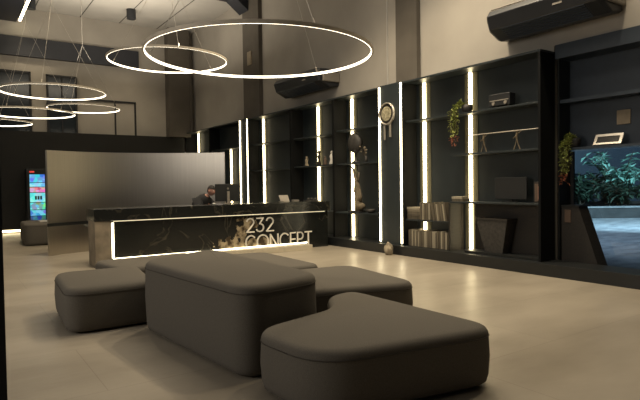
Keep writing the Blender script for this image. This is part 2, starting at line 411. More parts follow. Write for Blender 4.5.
shrub('garden_shrub', 'bushy dark shrub at the left of the lit garden bed, below the pale shrub', -1.0, .9, 1.4, 1.3, M['dark_leaf'], 20, 12, .5, .07)
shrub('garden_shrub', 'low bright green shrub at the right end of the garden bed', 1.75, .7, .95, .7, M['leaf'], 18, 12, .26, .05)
shrub('garden_shrub', 'small dark green plant at the front of the garden bed beside the kerb', .4, .6, .9, 1.0, M['dark_leaf'], 16, 12, .4, .07)

# ---------------------------------------------------------------- cascading pot plants on the shelves
def cascade(label, x, y, z, drop, name='trailing_plant', w=.09, dy=.16):
    t = thing(name, label, 'plant', (x, y, z), 'trailing plants on the shelves')
    obj('pot', B().lathe((x, y, z), [(.055, 0), (.085, .01), (.105, .10), (.09, .15), (.08, .15), (.08, .12), (.001, .12)], 20), M['pot'], t, smooth=True)
    st, fo, tp = B(), B(), B()
    for k in range(16):
        yy = y + dy + rnd(w); px = x - .15 - random.uniform(0, .05)
        zb = z - drop * random.uniform(.55, 1)
        pts = [(x + rnd(.03), y + rnd(.04), z + .13), (x - .10, (y + yy) / 2, z + .19 + rnd(.03)), (px, yy, z + .02), (px + rnd(.03), yy + rnd(.03), (z + zb) / 2), (px + rnd(.03), y + dy + (yy - y - dy) * .5 + rnd(.02), zb)]
        st.tube(pts, .004, 4)
        for q in range(26):
            f = q / 25 * 3.999; i = int(f); p = Vector(pts[i]).lerp(Vector(pts[i + 1]), f - i)
            tgt = tp if p.z < z - drop * .68 else fo
            leaf(tgt, p, Vector((rnd(1) - .4, rnd(1), rnd(.8))), random.uniform(.05, .085), .018)
    obj('stems', st, M['stem'], t); obj('foliage', fo, M['vine'], t)
    o = obj('leaf_tips', tp, M['vinetip'], t); o['label'] = 'reddish hanging leaf tips'
cascade('green and red trailing plant in a dark pot hanging in front of the light strip', 7.86, 6.62, 2.725, .62)
cascade('green and brown trailing plant hanging in the dark bay left of the garden window', 8.22, 4.78, 1.985, .60, w=.06, dy=.06)

# ---------------------------------------------------------------- things on the shelves
# books and sleeves
def book(mat, x0, x1, y, th, z, h_, lean, label, group):
    b_ = B().box(x0, x1, y, y + th, z, z + h_, ((0, y if lean > 0 else y + th, z), 'X', -lean) if lean else None)
    return tag(obj('book', b_, mat, bevel=.002), label, 'book', group)
y = 6.98; mats = [M['book'], M['book2'], M['book'], M['book3'], M['book2']]
k = 0
while y < 7.98:
    th = random.choice((.03, .038, .045)); hh = random.uniform(.29, .34)
    book(mats[k % 5] if k % 7 else M['book3'], 7.70 + rnd(.01), 7.965, y, th - .002, .195, hh, 0, 'worn paper-sleeved book in the packed bottom row left of the low cabinet', 'books in the bottom row'); y += th; k += 1
y = 6.98; k = 0
while k < 12:      # leaning right half
    th = .03; book(mats[(k + 1) % 5], 7.71 + rnd(.01), 7.97, y, th - .002, .735, random.uniform(.32, .36), .16, 'book leaning in the upper bundle on the shelf above the packed row', 'books in the leaning bundle'); y += th; k += 1
y = 7.42; k = 0
while k < 8:
    th = .034; book(mats[(k + 3) % 5], 7.71 + rnd(.01), 7.97, y, th - .002, .735, random.uniform(.30, .34), 0, 'book upright in the upper bundle on the shelf above the packed row', 'upright books in the upper bundle'); y += th; k += 1
z = .735
for k, lb in enumerate(('bottom', 'second from the bottom', 'middle', 'second from the top', 'topmost')):
    hh = (.055, .045, .05, .04, .045)[k]
    tag(obj('book', B().box(7.72 + rnd(.01), 7.96, 7.715 + rnd(.01), 8.06 + rnd(.01), z, z + hh), mats[k] if k < 4 else M['book3'], bevel=.002), lb + ' book of the flat stack beside the leaning bundle', 'book'); z += hh + .001
z = 1.08
z = 1.111
for k, lb in enumerate(('lower', 'upper')):
    tag(obj('book', B().box(7.70 + rnd(.01), 7.90, 6.60 + .02 * k, 6.86, z, z + .045), M['book3'] if k else M['book'], bevel=.002), lb + ' of two small flat books on the left end of the low cabinet', 'book'); z += .046
# ---- low cabinet contents
t = thing('dark_basket', 'black trapezoid basket standing inside the low open cabinet', 'basket', (7.85, 5.95, .235))
obj('body', B().loops([[(7.74, 5.78, .235), (7.95, 5.78, .235), (7.95, 6.14, .235), (7.74, 6.14, .235)], [(7.70, 5.66, .80), (7.96, 5.66, .80), (7.96, 6.30, .80), (7.70, 6.30, .80)]]), M['pot'], t, bevel=.006)
obj('rim', B().box(7.69, 7.97, 5.65, 6.31, .80, .83), M['wood'], t)
t = thing('flat_screen', 'flat dark screen standing on the low cabinet', 'screen', (7.85, 5.68, 1.111))
obj('panel', B().box(7.84, 7.87, 5.38, 6.0, 1.16, 1.53), M['screen_off'], t, bevel=.006)
obj('stand', B().box(7.80, 7.92, 5.55, 5.83, 1.111, 1.125).box(7.85, 7.875, 5.66, 5.72, 1.125, 1.17), M['black'], t)
t = thing('photo_frame', 'small brown framed picture at the right end of the low cabinet', 'picture', (7.85, 5.15, 1.111))
pf = obj('frame', B().box(7.83, 7.85, 5.07, 5.24, 1.111, 1.45), M['wood'], t, bevel=.004)
obj('picture', B().box(7.826, 7.83, 5.09, 5.22, 1.135, 1.42), M['brown'], pf)
obj('figure_shape', B().box(7.823, 7.826, 5.11, 5.16, 1.15, 1.38), M['skin'], pf)
# ---- radio
t = thing('radio', 'dark boxy radio on the top shelf right of the hanging plant', 'radio', (7.85, 5.85, 2.725))
case = obj('case', B().box(7.76, 7.92, 5.64, 6.06, 2.755, 2.96), M['screen_off'], t, bevel=.01)
obj('trim_line', B().box(7.754, 7.76, 5.66, 6.04, 2.84, 2.855), M['silver'], t)
for yy in (5.72, 5.96):
    obj('foot', B().cyl((7.84, yy, 2.7255), (7.84, yy, 2.757), .022, n=12), M['acgrey'], t)
    obj('dial', B().cyl((7.745, yy, 2.80), (7.76, yy, 2.80), .03, n=16), M['acgrey'], case)
# ---- thin bent-wire figures on the second shelf
def wire_figure(yc, label):
    t = thing('wire_figure', label, 'figurine', (7.80, yc, 1.985), 'thin dark figurines on the middle shelf')
    b_ = B()
    b_.tube([(7.80, yc - .06, 1.99), (7.80, yc - .02, 2.09), (7.80, yc, 2.16)], .010, 6)
    b_.tube([(7.80, yc + .06, 1.99), (7.80, yc + .02, 2.09), (7.80, yc, 2.16)], .010, 6)
    obj('legs', b_, M['drift'], t)
    obj('torso', B().tube([(7.80, yc, 2.15), (7.80, yc + .01, 2.21), (7.80, yc, 2.27)], [.012, .02, .012], 8), M['drift'], t)
    obj('arms', B().tube([(7.80, yc - .07, 2.29), (7.80, yc, 2.24), (7.80, yc + .07, 2.18)], .008, 6), M['drift'], t)
    obj('head', B().sph((7.80, yc, 2.295), .022, 10), M['drift'], t, smooth=True)
wire_figure(6.2, 'thin striding figurine nearer the light strip on the middle shelf')
wire_figure(5.53, 'thin striding figurine nearer the end panel on the middle shelf')
tag(obj('shelf_rail', B().cyl((7.74, 5.06, 2.30), (7.74, 6.5, 2.30), .008, n=8), M['silver']), 'thin metal rail running above the two striding figurines', 'rail')
# ---- round wall ornament on the pillar
cy, cz = 8.545, 2.92
t = thing('wall_ornament', 'round wall ornament with mottled beige face, pale rim and two hanging bars', 'wall ornament', (7.62, cy, cz))
n = 40
def ringx(r, x): return [Vector((x, cy + r * math.cos(2 * PI * k / n), cz + r * math.sin(2 * PI * k / n))) for k in range(n)]
obj('rim', B().loops([ringx(.215, 7.66), ringx(.235, 7.645), ringx(.235, 7.60), ringx(.21, 7.595), ringx(.205, 7.63), ringx(.205, 7.655)]), M['silver'], t, smooth=True)
obj('surround', B().loops([ringx(.205, 7.658), ringx(.205, 7.625), ringx(.15, 7.615)]), M['wood'], t)
obj('face', B().loops([ringx(.15, 7.63), ringx(.15, 7.606), ringx(.02, 7.60)]), M['clockface'], t)
for yy, zz in ((cy - .10, 2.43), (cy + .07, 2.38)):
    obj('hanging_bar', B().box(7.615, 7.635, yy - .022, yy + .022, zz, 2.73), M['silver'], t)
# ---- disc on the shelf in front of the light strip
t = thing('disc_sculpture', 'large dark round disc on a short foot in front of the light strip', 'sculpture', (7.83, 9.86, 1.95))
def ringd(r, x): return [Vector((x, 9.86 + r * math.cos(2 * PI * k / n), 2.41 + r * math.sin(2 * PI * k / n))) for k in range(n)]
obj('disc', B().loops([ringd(.02, 7.90), ringd(.19, 7.88), ringd(.235, 7.82), ringd(.215, 7.76), ringd(.12, 7.72), ringd(.02, 7.715)]), M['pot'], t, smooth=True)
obj('foot', B().lathe((7.83, 9.86, 1.9505), [(.10, 0), (.10, .02), (.03, .06), (.02, .24)], 20), M['pot'], t, smooth=True)
# flowers by it
t = thing('dried_flowers', 'small sprig of dried flowers beside the dark round disc', 'flowers', (7.76, 9.40, 1.95))
obj('vase', B().lathe((7.76, 9.40, 1.9505), [(.03, 0), (.045, .05), (.03, .11), (.02, .14)], 16), M['pot'], t, smooth=True)
b_, c_ = B(), B()
for k in range(9):
    e = Vector((7.76 + rnd(.08), 9.42 + rnd(.12), 2.22 + rnd(.09)))
    b_.tube([(7.76, 9.40, 2.05), e], .004, 4); c_.sph(e, .016, 8)
obj('stems', b_, M['stem'], t); obj('flower_heads', c_, M['beige'], t)
# ---- branch sculpture
t = thing('branch_sculpture', 'tall twisted driftwood sculpture in front of the strip below the round disc', 'sculpture', (7.80, 9.8, .80))
obj('base', B().box(7.70, 7.92, 9.60, 10.02, .801, .84), M['pot'], t, bevel=.005)
b_ = B()
b_.tube([(7.8, 9.74, .84), (7.78, 9.70, 1.0), (7.82, 9.78, 1.18), (7.80, 9.74, 1.4), (7.79, 9.84, 1.62), (7.8, 9.92, 1.8), (7.8, 10.02, 1.88)], [.10, .085, .075, .045, .035, .025, .012], 10)
b_.tube([(7.8, 9.72, 1.05), (7.76, 9.62, 1.16), (7.78, 9.66, 1.34)], [.06, .045, .015], 8)
b_.tube([(7.81, 9.78, 1.2), (7.80, 9.88, 1.30), (7.82, 9.9, 1.44)], [.05, .03, .012], 8)
b_.tube([(7.8, 9.78, 1.5), (7.78, 9.70, 1.62), (7.79, 9.70, 1.74)], [.03, .02, .01], 8)
b_.sph((7.79, 9.62, .95), .09, 12, (1, 1.1, .9))
obj('branch', b_, M['drift'], t, smooth=True)
# small bowls on the same shelf
tag(obj('bowl', B().lathe((7.80, 9.30, .801), [(.05, 0), (.09, .03), (.11, .09), (.10, .09), (.08, .03), (.001, .02)], 20), M['pot'], smooth=True), 'small dark bowl right of the driftwood sculpture', 'bowl')
# ---- figurines behind the desk end
def figurine(yc, h_, mat, label, r=.05):
    t = thing('figurine', label, 'figurine', (7.80, yc, 1.95), 'figurines on the shelf above the desk end')
    obj('body', B().lathe((7.8, yc, 1.9505), [(r, 0), (r * 1.05, .02), (r * .6, h_ * .35), (r * .85, h_ * .6), (r * .35, h_ * .78)], 14), mat, t, smooth=True)
    obj('head', B().sph((7.8, yc, 1.95 + h_ * .87), h_ * .12, 10), mat, t, smooth=True)
figurine(10.76, .34, M['paper'], 'bright white figurine nearest the dark post on the figurine shelf', .075)
figurine(11.05, .22, M['brown'], 'short brown figurine between the white one and the strip on the figurine shelf')
figurine(11.32, .38, M['wood'], 'tall dark wooden figurine just right of the strip on the figurine shelf')
figurine(11.9, .26, M['beige'], 'small beige figurine left of the strip on the figurine shelf')
# ---- stone at the foot of the pillar
bm_ = B(); q = bmesh.ops.create_icosphere(bm_.bm, subdivisions=3, radius=.12)
for v in q['verts']:
    s_ = 1 + .25 * math.sin(v.co.x * 31 + v.co.z * 23) * math.cos(v.co.y * 29)
    v.co = Vector((7.40 + v.co.x * .7 * s_, 8.27 + v.co.y * .8 * s_, max(.0, .115 + v.co.z * 1.1 * s_)))
tag(obj('stone', bm_, M['rock'], smooth=True), 'pale rough stone on the floor at the foot of the strip-lit pillar', 'stone')

# ---------------------------------------------------------------- reception desk
t = thing('reception_desk', 'long black marble reception desk with lit edges and pale metal lettering', 'desk', (DX, DY, 0))
obj('transaction_top', B().box(2.17, 7.42, 10.34, 11.0, .84, 1.065), M['marble'], t, bevel=.006)
obj('front_panel', B().box(2.50, 7.40, 10.42, 10.50, .0, .84), M['marble_front'], t)
obj('worktop', B().box(2.2, 7.3, 10.95, 11.42, .70, .74), M['black'], t)
obj('end_panel', B().box(7.36, 7.40, 10.50, 11.05, 0, .84), M['marble'], t)
obj('leg', B().box(2.18, 2.47, 10.36, 10.9, 0, .839), noise_mat('rough_stone_leg', (.17, .14, .10), (.30, .25, .18), .85, 5., bump=.25), t, bevel=.008)['label'] = 'rough beige stone end leg'
obj('plinth', B().prism([(2.52, 10.28), (6.72, 10.06), (6.72, 10.418), (2.52, 10.418)], 'z', 0, .115), M['white'], t, bevel=.004)
obj('led_edge', B().box(2.50, 6.80, 10.395, 10.418, .118, .14), M['base_strip'], t)['label'] = 'glowing strip along the foot'
obj('led_edge', B().box(2.485, 2.52, 10.39, 10.418, .15, .80), M['base_strip'], t)['label'] = 'glowing upright strip beside the stone leg'
obj('led_edge', B().box(2.52, 7.3, 10.40, 10.417, .822, .838), emit('desk_led_dim', (1., .86, .58), .9), t)['label'] = 'dim glowing strip under the top'
# lettering in strokes
def arc(cx, cz, rx, rz, a0, a1, n=18):
    return [(cx + rx * math.cos(math.radians(a0 + (a1 - a0) * k / n)), cz + rz * math.sin(math.radians(a0 + (a1 - a0) * k / n))) for k in range(n + 1)]
def glyph(ch, w, h_):
    if ch == '2': return [arc(w / 2, h_ * .73, w * .46, h_ * .27, 165, -35) + [(.04 * w, 0), (w, 0)]]
    if ch == '3': return [[(.05 * w, h_), (.92 * w, h_), (.42 * w, h_ * .58)] + arc(w * .45, h_ * .29, w * .5, h_ * .29, 88, -150)]
    if ch == 'C': return [arc(w * .55, h_ / 2, w * .55, h_ / 2, 45, 315, 24)]
    if ch == 'O': return [arc(w / 2, h_ / 2, w / 2, h_ / 2, 0, 360, 28)]
    if ch == 'N': return [[(0, 0), (0, h_), (w, 0), (w, h_)]]
    if ch == 'E': return [[(w, 0), (0, 0), (0, h_), (w, h_)], [(0, h_ / 2), (w * .9, h_ / 2)]]
    if ch == 'P': return [[(0, 0), (0, h_)] + [(w * .45, h_)] + arc(w * .5, h_ * .73, w * .48, h_ * .27, 90, -90) + [(0, h_ * .46)]]
    if ch == 'T': return [[(0, h_), (w, h_)], [(w / 2, 0), (w / 2, h_)]]
def lettering(text, x, z, h_, widths, gap, th):
    for ch, w in zip(text, widths):
        b_ = B()
        for st in glyph(ch, w, h_):
            for (a, c), (d, e) in zip(st, st[1:]):
                p, q = Vector((x + a, 0, z + c)), Vector((x + d, 0, z + e)); dv = (q - p)
                if dv.length < 1e-4: continue
                dv.normalize(); nn = Vector((-dv.z, 0, dv.x)) * th; p -= dv * th * .6; q += dv * th * .6
                y0, y1 = 10.40, 10.421
                b_.loops([[Vector((v.x, y0, v.z)) for v in (p + nn, q + nn, q - nn, p - nn)], [Vector((v.x, y1, v.z)) for v in (p + nn, q + nn, q - nn, p - nn)]])
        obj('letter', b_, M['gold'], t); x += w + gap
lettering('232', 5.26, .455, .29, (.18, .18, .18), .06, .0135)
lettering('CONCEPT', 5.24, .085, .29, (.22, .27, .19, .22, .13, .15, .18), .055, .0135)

# ---- on the desk
t = thing('monitor', 'black computer monitor seen from behind on the reception desk', 'monitor', (5.06, 10.9, 1.065))
hs = obj('screen_housing', B().box(4.77, 5.36, 10.88, 10.92, 1.12, 1.50), M['screen_off'], t, bevel=.008)
obj('stand', B().box(5.03, 5.09, 10.855, 10.88, 1.08, 1.34).box(4.95, 5.17, 10.80, 10.98, 1.066, 1.08), M['acgrey'], t)
obj('logo', B().cyl((5.06, 10.875, 1.40), (5.06, 10.881, 1.40), .022, n=14), M['acgrey'], hs)
t = thing('tablet_holder', 'pale slanted tablet holder on the right half of the reception desk', 'tablet holder', (6.45, 10.8, 1.065))
obj('tablet', B().box(6.34, 6.58, 10.79, 10.805, 1.08, 1.24, ((6.46, 10.8, 1.08), 'X', -.5)), M['silver'], t, bevel=.003)
obj('stand', B().box(6.38, 6.54, 10.72, 10.95, 1.066, 1.08).prism([(10.84, 1.08), (10.90, 1.08), (10.87, 1.17)], 'x', 6.44, 6.48), M['silver'], t)
tag(obj('small_box', B().box(6.70, 6.84, 10.78, 10.90, 1.0665, 1.11), M['acgrey'], bevel=.004), 'small grey box beside the tablet holder on the desk', 'box')
t = thing('mouse', 'small white computer mouse on the desk in front of the seated person', 'mouse', (4.66, 10.72, 1.065))
sh = obj('shell', B().sph((4.66, 10.72, 1.082), .05, 14, (.75, 1, .36)), M['paper'], t, smooth=True)
obj('wheel', B().cyl((4.655, 10.69, 1.097), (4.665, 10.69, 1.097), .008, n=10), M['acgrey'], sh)
t = thing('pen_tray', 'low dark tray with small pots on the right end of the desk', 'tray', (7.18, 10.75, 1.065))
obj('tray_base', B().box(7.02, 7.34, 10.62, 10.88, 1.0665, 1.085), M['pot'], t, bevel=.004)
for xx in (7.08, 7.18, 7.28): obj('pot', B().lathe((xx, 10.75, 1.085), [(.03, 0), (.035, .03), (.03, .06), (.001, .06)], 12), M['pot'], t, smooth=True)

# ---------------------------------------------------------------- curved steel screen behind the desk
pts = []
P0, P1, P2 = Vector((1.78, 12.86, 0)), Vector((3.5, 13.95, 0)), Vector((5.62, 12.25, 0))
for k in range(49):
    s_ = k / 48; pts.append(P0 * (1 - s_) ** 2 + P1 * 2 * s_ * (1 - s_) + P2 * s_ * s_)
def wall_strip(z0, z1, th, off=0.):
    b_ = B(); front, back = [], []
    for k, p in enumerate(pts):
        d = (pts[min(k + 1, 48)] - pts[max(k - 1, 0)]).normalized(); nn = Vector((-d.y, d.x, 0))
        front.append(p + nn * off); back.append(p + nn * (off + th))
    ring = front + back[::-1]
    b_.loops([[Vector((p.x, p.y, z0)) for p in ring], [Vector((p.x, p.y, z1)) for p in ring]]); return b_
t = thing('curved_screen', 'tall curved brushed steel screen behind the reception desk', 'screen', (3.6, 13, 0))
obj('upper_panel', wall_strip(.70, 2.28, .05), M['steel'], t)
obj('lower_panel', wall_strip(0.0, .63, .05), M['steel'], t)
obj('seam', wall_strip(.63, .70, .04, .012), M['black'], t)

# ---------------------------------------------------------------- far things: drinks fridge, grey seat
t = thing('vending_fridge', 'tall black drinks fridge with a glowing blue display against the far wall', 'fridge', (2.44, 19.9, 0))
obj('cabinet', B().box(2.12, 2.80, 19.7, 20.2, 0.02, 2.10), M['black'], t, bevel=.01)
bands = [((.12, .42, .85), 1.92, 1.66), ((.25, .62, .95), 1.64, 1.52), ((.75, .30, .48), 1.50, 1.34), ((.35, .80, .85), 1.32, 1.02), ((.15, .60, .50), 1.00, .78), ((.12, .38, .75), .76, .58), ((.03, .12, .25), .56, .44)]
for c, z1, z0 in bands:
    m, nt, b = nodes('display_band'); 
    tc = nt.nodes.new('ShaderNodeTexCoord'); vo = nt.nodes.new('ShaderNodeTexVoronoi'); vo.inputs['Scale'].default_value = 9.
    mxx = nt.nodes.new('ShaderNodeMix'); mxx.data_type = 'RGBA'; mxx.blend_type = 'OVERLAY'; mxx.inputs[0].default_value = .75; mxx.inputs[6].default_value = (*c, 1)
    nt.links.new(tc.outputs['Object'], vo.inputs['Vector']); nt.links.new(vo.outputs['Color'], mxx.inputs[7])
    nt.links.new(mxx.outputs[2], b.inputs['Emission Color']); b.inputs['Emission Strength'].default_value = .95; b.inputs['Base Color'].default_value = (.02, .02, .02, 1)
    obj('display_band', B().box(2.20, 2.64, 19.685, 19.70, z0, z1), m, t)
obj('red_mark', B().box(2.20, 2.34, 19.69, 19.70, 1.98, 2.03), emit('red_mark', (.8, .06, .05), .7), t)
for k in range(3):
    obj('picture_mark', B().box(2.34 + .075 * k, 2.395 + .075 * k, 19.68, 19.685, 1.10, 1.22), M['black'], t)

# ---------------------------------------------------------------- upholstered seats
def fillet(poly, rad, n=8):
    out = []
    N = len(poly)
    for i in range(N):
        r = rad[i] if isinstance(rad, (list, tuple)) else rad
        p = Vector(poly[i]).to_2d(); a = (Vector(poly[i - 1]).to_2d() - p).normalized(); c = (Vector(poly[(i + 1) % N]).to_2d() - p).normalized()
        s = p + a * r; e = p + c * r
        for k in range(n + 1):
            u = k / n; out.append(s * (1 - u) ** 2 + p * 2 * u * (1 - u) + e * u * u)
    # resample the straight sides so they can bulge
    res = []
    for i, p in enumerate(out):
        q = out[(i + 1) % len(out)]; d = (q - p).length; m_ = max(1, int(d / .12))
        for k in range(m_): res.append(p.lerp(q, k / m_))
    return res
def inset(poly, d):
    n = len(poly); out = []
    for i in range(n):
        t_ = (poly[(i + 1) % n] - poly[i - 1]).normalized(); out.append(poly[i] + Vector((-t_.y, t_.x)) * d)
    return out
def ottoman(label, poly, rad, h_, group='dark taupe upholstered seats'):
    area = sum(poly[i - 1][0] * poly[i][1] - poly[i][0] * poly[i - 1][1] for i in range(len(poly)))
    if area < 0: poly = poly[::-1]; rad = rad[::-1] if isinstance(rad, (list, tuple)) else rad
    o2 = fillet([Vector((*p, 0)) for p in poly], rad)
    cx = sum(p.x for p in o2) / len(o2); cy_ = sum(p.y for p in o2) / len(o2)
    t = thing('ottoman', label, 'ottoman', (cx, cy_, 0), group)
    R = .06
    prof = [(.045, .018), (.014, .04), (.002, .085), (-.008, h_ * .5), (0, h_ - R * 1.15)]
    prof += [(R * (1 - math.cos(a)), h_ - R * 1.0 + R * math.sin(a)) for a in [math.radians(x) for x in (10, 25, 40, 55, 70, 82)]]
    prof += [(R + .02, h_ + .002), (R + .05, h_ + .004)]
    rings = [[Vector((p.x, p.y, z)) for p in inset(o2, d)] for d, z in prof]
    last = rings[-1]; c = Vector((cx, cy_, h_ + .010))
    for f in (.9, .6, .3, .08): rings.append([c.lerp(p, f) + Vector((0, 0, .0)) for p in last])
    obj('cushion', B().loops(rings), M['fabric'], t, smooth=True)
    obj('seam', B().tube([Vector((p.x, p.y, h_ - R * 1.1)) for p in inset(o2, -.003) + inset(o2, -.003)[:1]], .0032, 6), M['seam'], t, smooth=True)
    obj('base', B().prism([tuple(p) for p in inset(o2, .10)], 'z', 0, .03), M['feet'], t)
    return t
ottoman('large low taupe ottoman nearest the camera, in front of the tall one', [(1.80, 2.64), (3.22, 2.40), (3.22, 4.14), (2.86, 4.05), (2.60, 3.64), (1.74, 3.43)], [.32, .26, .22, .12, .16, .26], .43)
ottoman('tall block-shaped taupe ottoman in the middle of the group', [(1.75, 3.52), (2.58, 3.67), (2.60, 6.05), (1.58, 5.55)], [.24, .28, .30, .26], .71)
ottoman('low taupe ottoman at the left end of the group, its dark side to the camera', [(.92, 5.70), (1.80, 5.70), (1.98, 6.98), (1.0, 7.04)], [.2, .1, .15, .26], .46)
ottoman('low taupe ottoman behind the tall one, nearest the stone desk leg', [(1.80, 7.12), (2.95, 7.16), (3.12, 8.22), (1.66, 8.14)], .2, .42)
ottoman('low taupe ottoman nearest the lettering on the desk', [(3.04, 5.62), (3.88, 5.58), (3.95, 7.22), (3.12, 7.36)], .2, .45)
ottoman('wide low taupe ottoman right of the tall one, behind the nearest', [(2.70, 4.30), (3.94, 3.92), (4.14, 5.36), (3.05, 5.50)], [.2, .26, .25, .2], .45)
ottoman('grey upholstered seat far away in front of the glowing drinks fridge', [(1.58, 15.4), (2.85, 15.3), (3.0, 17.2), (1.65, 17.2)], .2, .56, None)
t = thing('serving_tray', 'small white tray lying on the far grey seat', 'tray', (2.15, 16.05, .572))
obj('tray_base', B().box(1.98, 2.40, 15.85, 16.2, .574, .585), M['paper'], t)
obj('tray_rim', B().box(1.98, 2.40, 15.85, 15.86, .585, .61).box(1.98, 2.40, 16.19, 16.2, .585, .61).box(1.98, 1.99, 15.86, 16.19, .585, .61).box(2.39, 2.40, 15.86, 16.19, .585, .61), M['paper'], t)

# ---------------------------------------------------------------- air conditioners
def ac(y0, y1, label, zt=4.20):
    t = thing('air_conditioner', label, 'air conditioner', (7.75, (y0 + y1) / 2, zt - .48), 'black air conditioners on the right wall')
    pr = [(8.055, zt), (7.46, zt - .02), (7.38, zt - .12), (7.46, zt - .33), (7.75, zt - .47), (8.055, zt - .42)]
    b_ = B()
    def rg(y, s): return [Vector((8.055 + (x - 8.055) * s, y, zt - .24 + (z - zt + .24) * s)) for x, z in pr]
    b_.loops([rg(y0, .92), rg(y0 + .06, 1), rg(y1 - .10, 1), rg(y1, .80)])
    cs = obj('casing', b_, M['acbody'], t, bevel=.015)
    gr = B()
    for k in range(7):
        f = k / 6; x = 7.47 + f * .25; z = zt - .335 - f * .125
        gr.box(x, x + .02, y0 + .25, y1 - .3, z - .012, z + .01)
    obj('air_outlet', gr, M['bluedark'], t)
    obj('trim_edge', B().cyl((7.452, y0 + .1, zt - .01), (7.452, y1 - .14, zt - .01), .012, n=8), M['acgrey'], t)
    obj('logo', B().box(7.415, 7.43, y0 + .55, y0 + .70, zt - .24, zt - .21), M['acgrey'], cs)
    obj('end_cap', B().box(7.55, 8.05, y0 - .05, y0 + .005, zt - .34, zt - .10), M['acgrey'], t, bevel=.02)
ac(10.78, 12.95, 'smaller-looking black air conditioner high on the wall behind the large ring lamp', 4.31)
ac(3.95, 5.90, 'larger-looking black air conditioner high on the wall at the upper right', 4.29)
# junction box on the far column
t = thing('wall_box', 'small pale switch box on the far dark column', 'switch box', (7.92, 15.26, 5.24))
obj('case', B().box(7.90, 7.93, 15.12, 15.40, 5.24, 5.66), M['beige'], t, bevel=.006)
obj('cover_plate', B().box(7.894, 7.90, 15.15, 15.37, 5.28, 5.62), M['beige'], t)

# ---------------------------------------------------------------- ring pendant lamps
def ring_lamp(c, R, label, cables, ztop=ZC, tilt=(0, 0)):
    t = thing('ring_lamp', label, 'pendant lamp', (c[0], c[1], c[2]), 'glowing ring pendant lamps')
    n = 96
    def rg(r, z): return [Vector((c[0] + r * math.cos(2 * PI * k / n), c[1] + r * math.sin(2 * PI * k / n), c[2] + z + r * (tilt[0] * math.cos(2 * PI * k / n) + tilt[1] * math.sin(2 * PI * k / n)))) for k in range(n)]
    H, W = .036, .024
    # metal channel (outside, top, bottom lip)
    prof = [(R - W * .72, 0), (R, 0), (R, H), (R - W, H), (R - W, H - .006), (R - W * .72, H - .006)]
    b_ = B(); rs = [rg(*p) for p in prof]; b_.loops(rs + [rs[0]], cap=False)
    obj('ring_channel', b_, M['ringmetal'], t, smooth=False)
    prof = [(R - W * .74, -.001), (R - W, -.001), (R - W, H - .007), (R - W * .74, H - .007)]
    b_ = B(); rs = [rg(*p) for p in prof]; b_.loops(rs + [rs[0]], cap=False)
    o = obj('diffuser', b_, M['ring'], t); o['label'] = 'glowing inner band'
    for a, top in cables:
        p = Vector((c[0] + (R - W / 2) * math.cos(a), c[1] + (R - W / 2) * math.sin(a), c[2] + H - .002))
        cb = obj('cable', B().cyl(p, top, .0032, n=6), M['cable'], t)
        obj('cable_grip', B().cyl(p + Vector((0, 0, -.003)), p + (Vector(top) - p).normalized() * .07, .010, n=8), M['silver'], cb)
    if cables:
        tp = Vector(cables[0][1])
        if tp.z < ztop - .05:
            obj('drop_cable', B().cyl(tp, (tp.x, tp.y, ztop - .03), .006, n=6), M['cable'], t)
        obj('canopy', B().lathe((tp.x, tp.y, ztop - .035), [(.09, .034), (.09, .005), (.07, 0)], 20), M['ringmetal'], t)
def cab(c, R, angs, zj): return [(math.radians(a), (c[0], c[1], zj)) for a in angs]
c1 = (3.02, 5.55, 2.945); ring_lamp(c1, 1.3, 'largest and nearest glowing ring lamp, in front of the upper wall', cab(c1, 1.3, (25, 145, 265), 5.2), tilt=(.004, 0))
c2 = (3.49, 10.02, 3.81); ring_lamp(c2, 1.1, 'glowing ring lamp overlapping behind the left side of the largest ring', cab(c2, 1.1, (20, 140, 260), 5.6))
c3 = (2.01, 13.29, 3.58); ring_lamp(c3, 1.1, 'glowing ring lamp at the left in front of the dark far windows', cab(c3, 1.1, (10, 130, 250), 5.55), 6.95 if c3[0] < 2.02 else ZC)
c4 = (3.35, 16.92, 3.76); ring_lamp(c4, 1.0, 'distant glowing ring lamp seen right below the left ring', cab(c4, 1.0, (0, 120, 240), 5.6))
c5 = (1.72, 15.35, 3.34); ring_lamp(c5, 1.1, 'glowing ring lamp just below the left ring, cut by the left edge', cab(c5, 1.1, (0, 120, 240), 5.6), 6.95)
c6 = (1.12, 17.82, 3.33); ring_lamp(c6, 1.0, 'lowest and farthest glowing ring lamp, just above the far black wall', cab(c6, 1.0, (0, 120, 240), 5.6), 6.95)

# ---------------------------------------------------------------- ceiling lamps
def downlight(x, y, label, z=ZC):
    t = thing('downlight', label, 'ceiling lamp', (x, y, z - .32), 'black cylinder downlights')
    obj('housing', B().lathe((x, y, z - .32), [(.10, 0), (.15, 0), (.15, .319), (.001, .319)], 20), M['acbody'], t)
    obj('lamp_face', B().cyl((x, y, z - .318), (x, y, z - .30), .10, n=20), M['lampface'], t)
downlight(5.27, 18.7, 'small black cube-like downlight on the ceiling in front of the far wall')
downlight(2.32, 19.3, 'small black downlight beside the slim linear ceiling lamp')
t = thing('linear_lamp', 'slim glowing linear lamp running along the ceiling at the top left', 'ceiling lamp', (2.12, 18.9, 6.99))
obj('housing', B().box(2.07, 2.16, 17.2, 20.3, 7.0, 7.447), M['bluedark'], t)
obj('diffuser', B().box(2.08, 2.15, 17.2, 20.3, 6.97, 7.0), M['pstrip'], t)

# ---------------------------------------------------------------- door edge beside the camera
struct('trim_5', B().box(.06, .14, 1.97, 2.0, 0, ZC), M['winframe'])

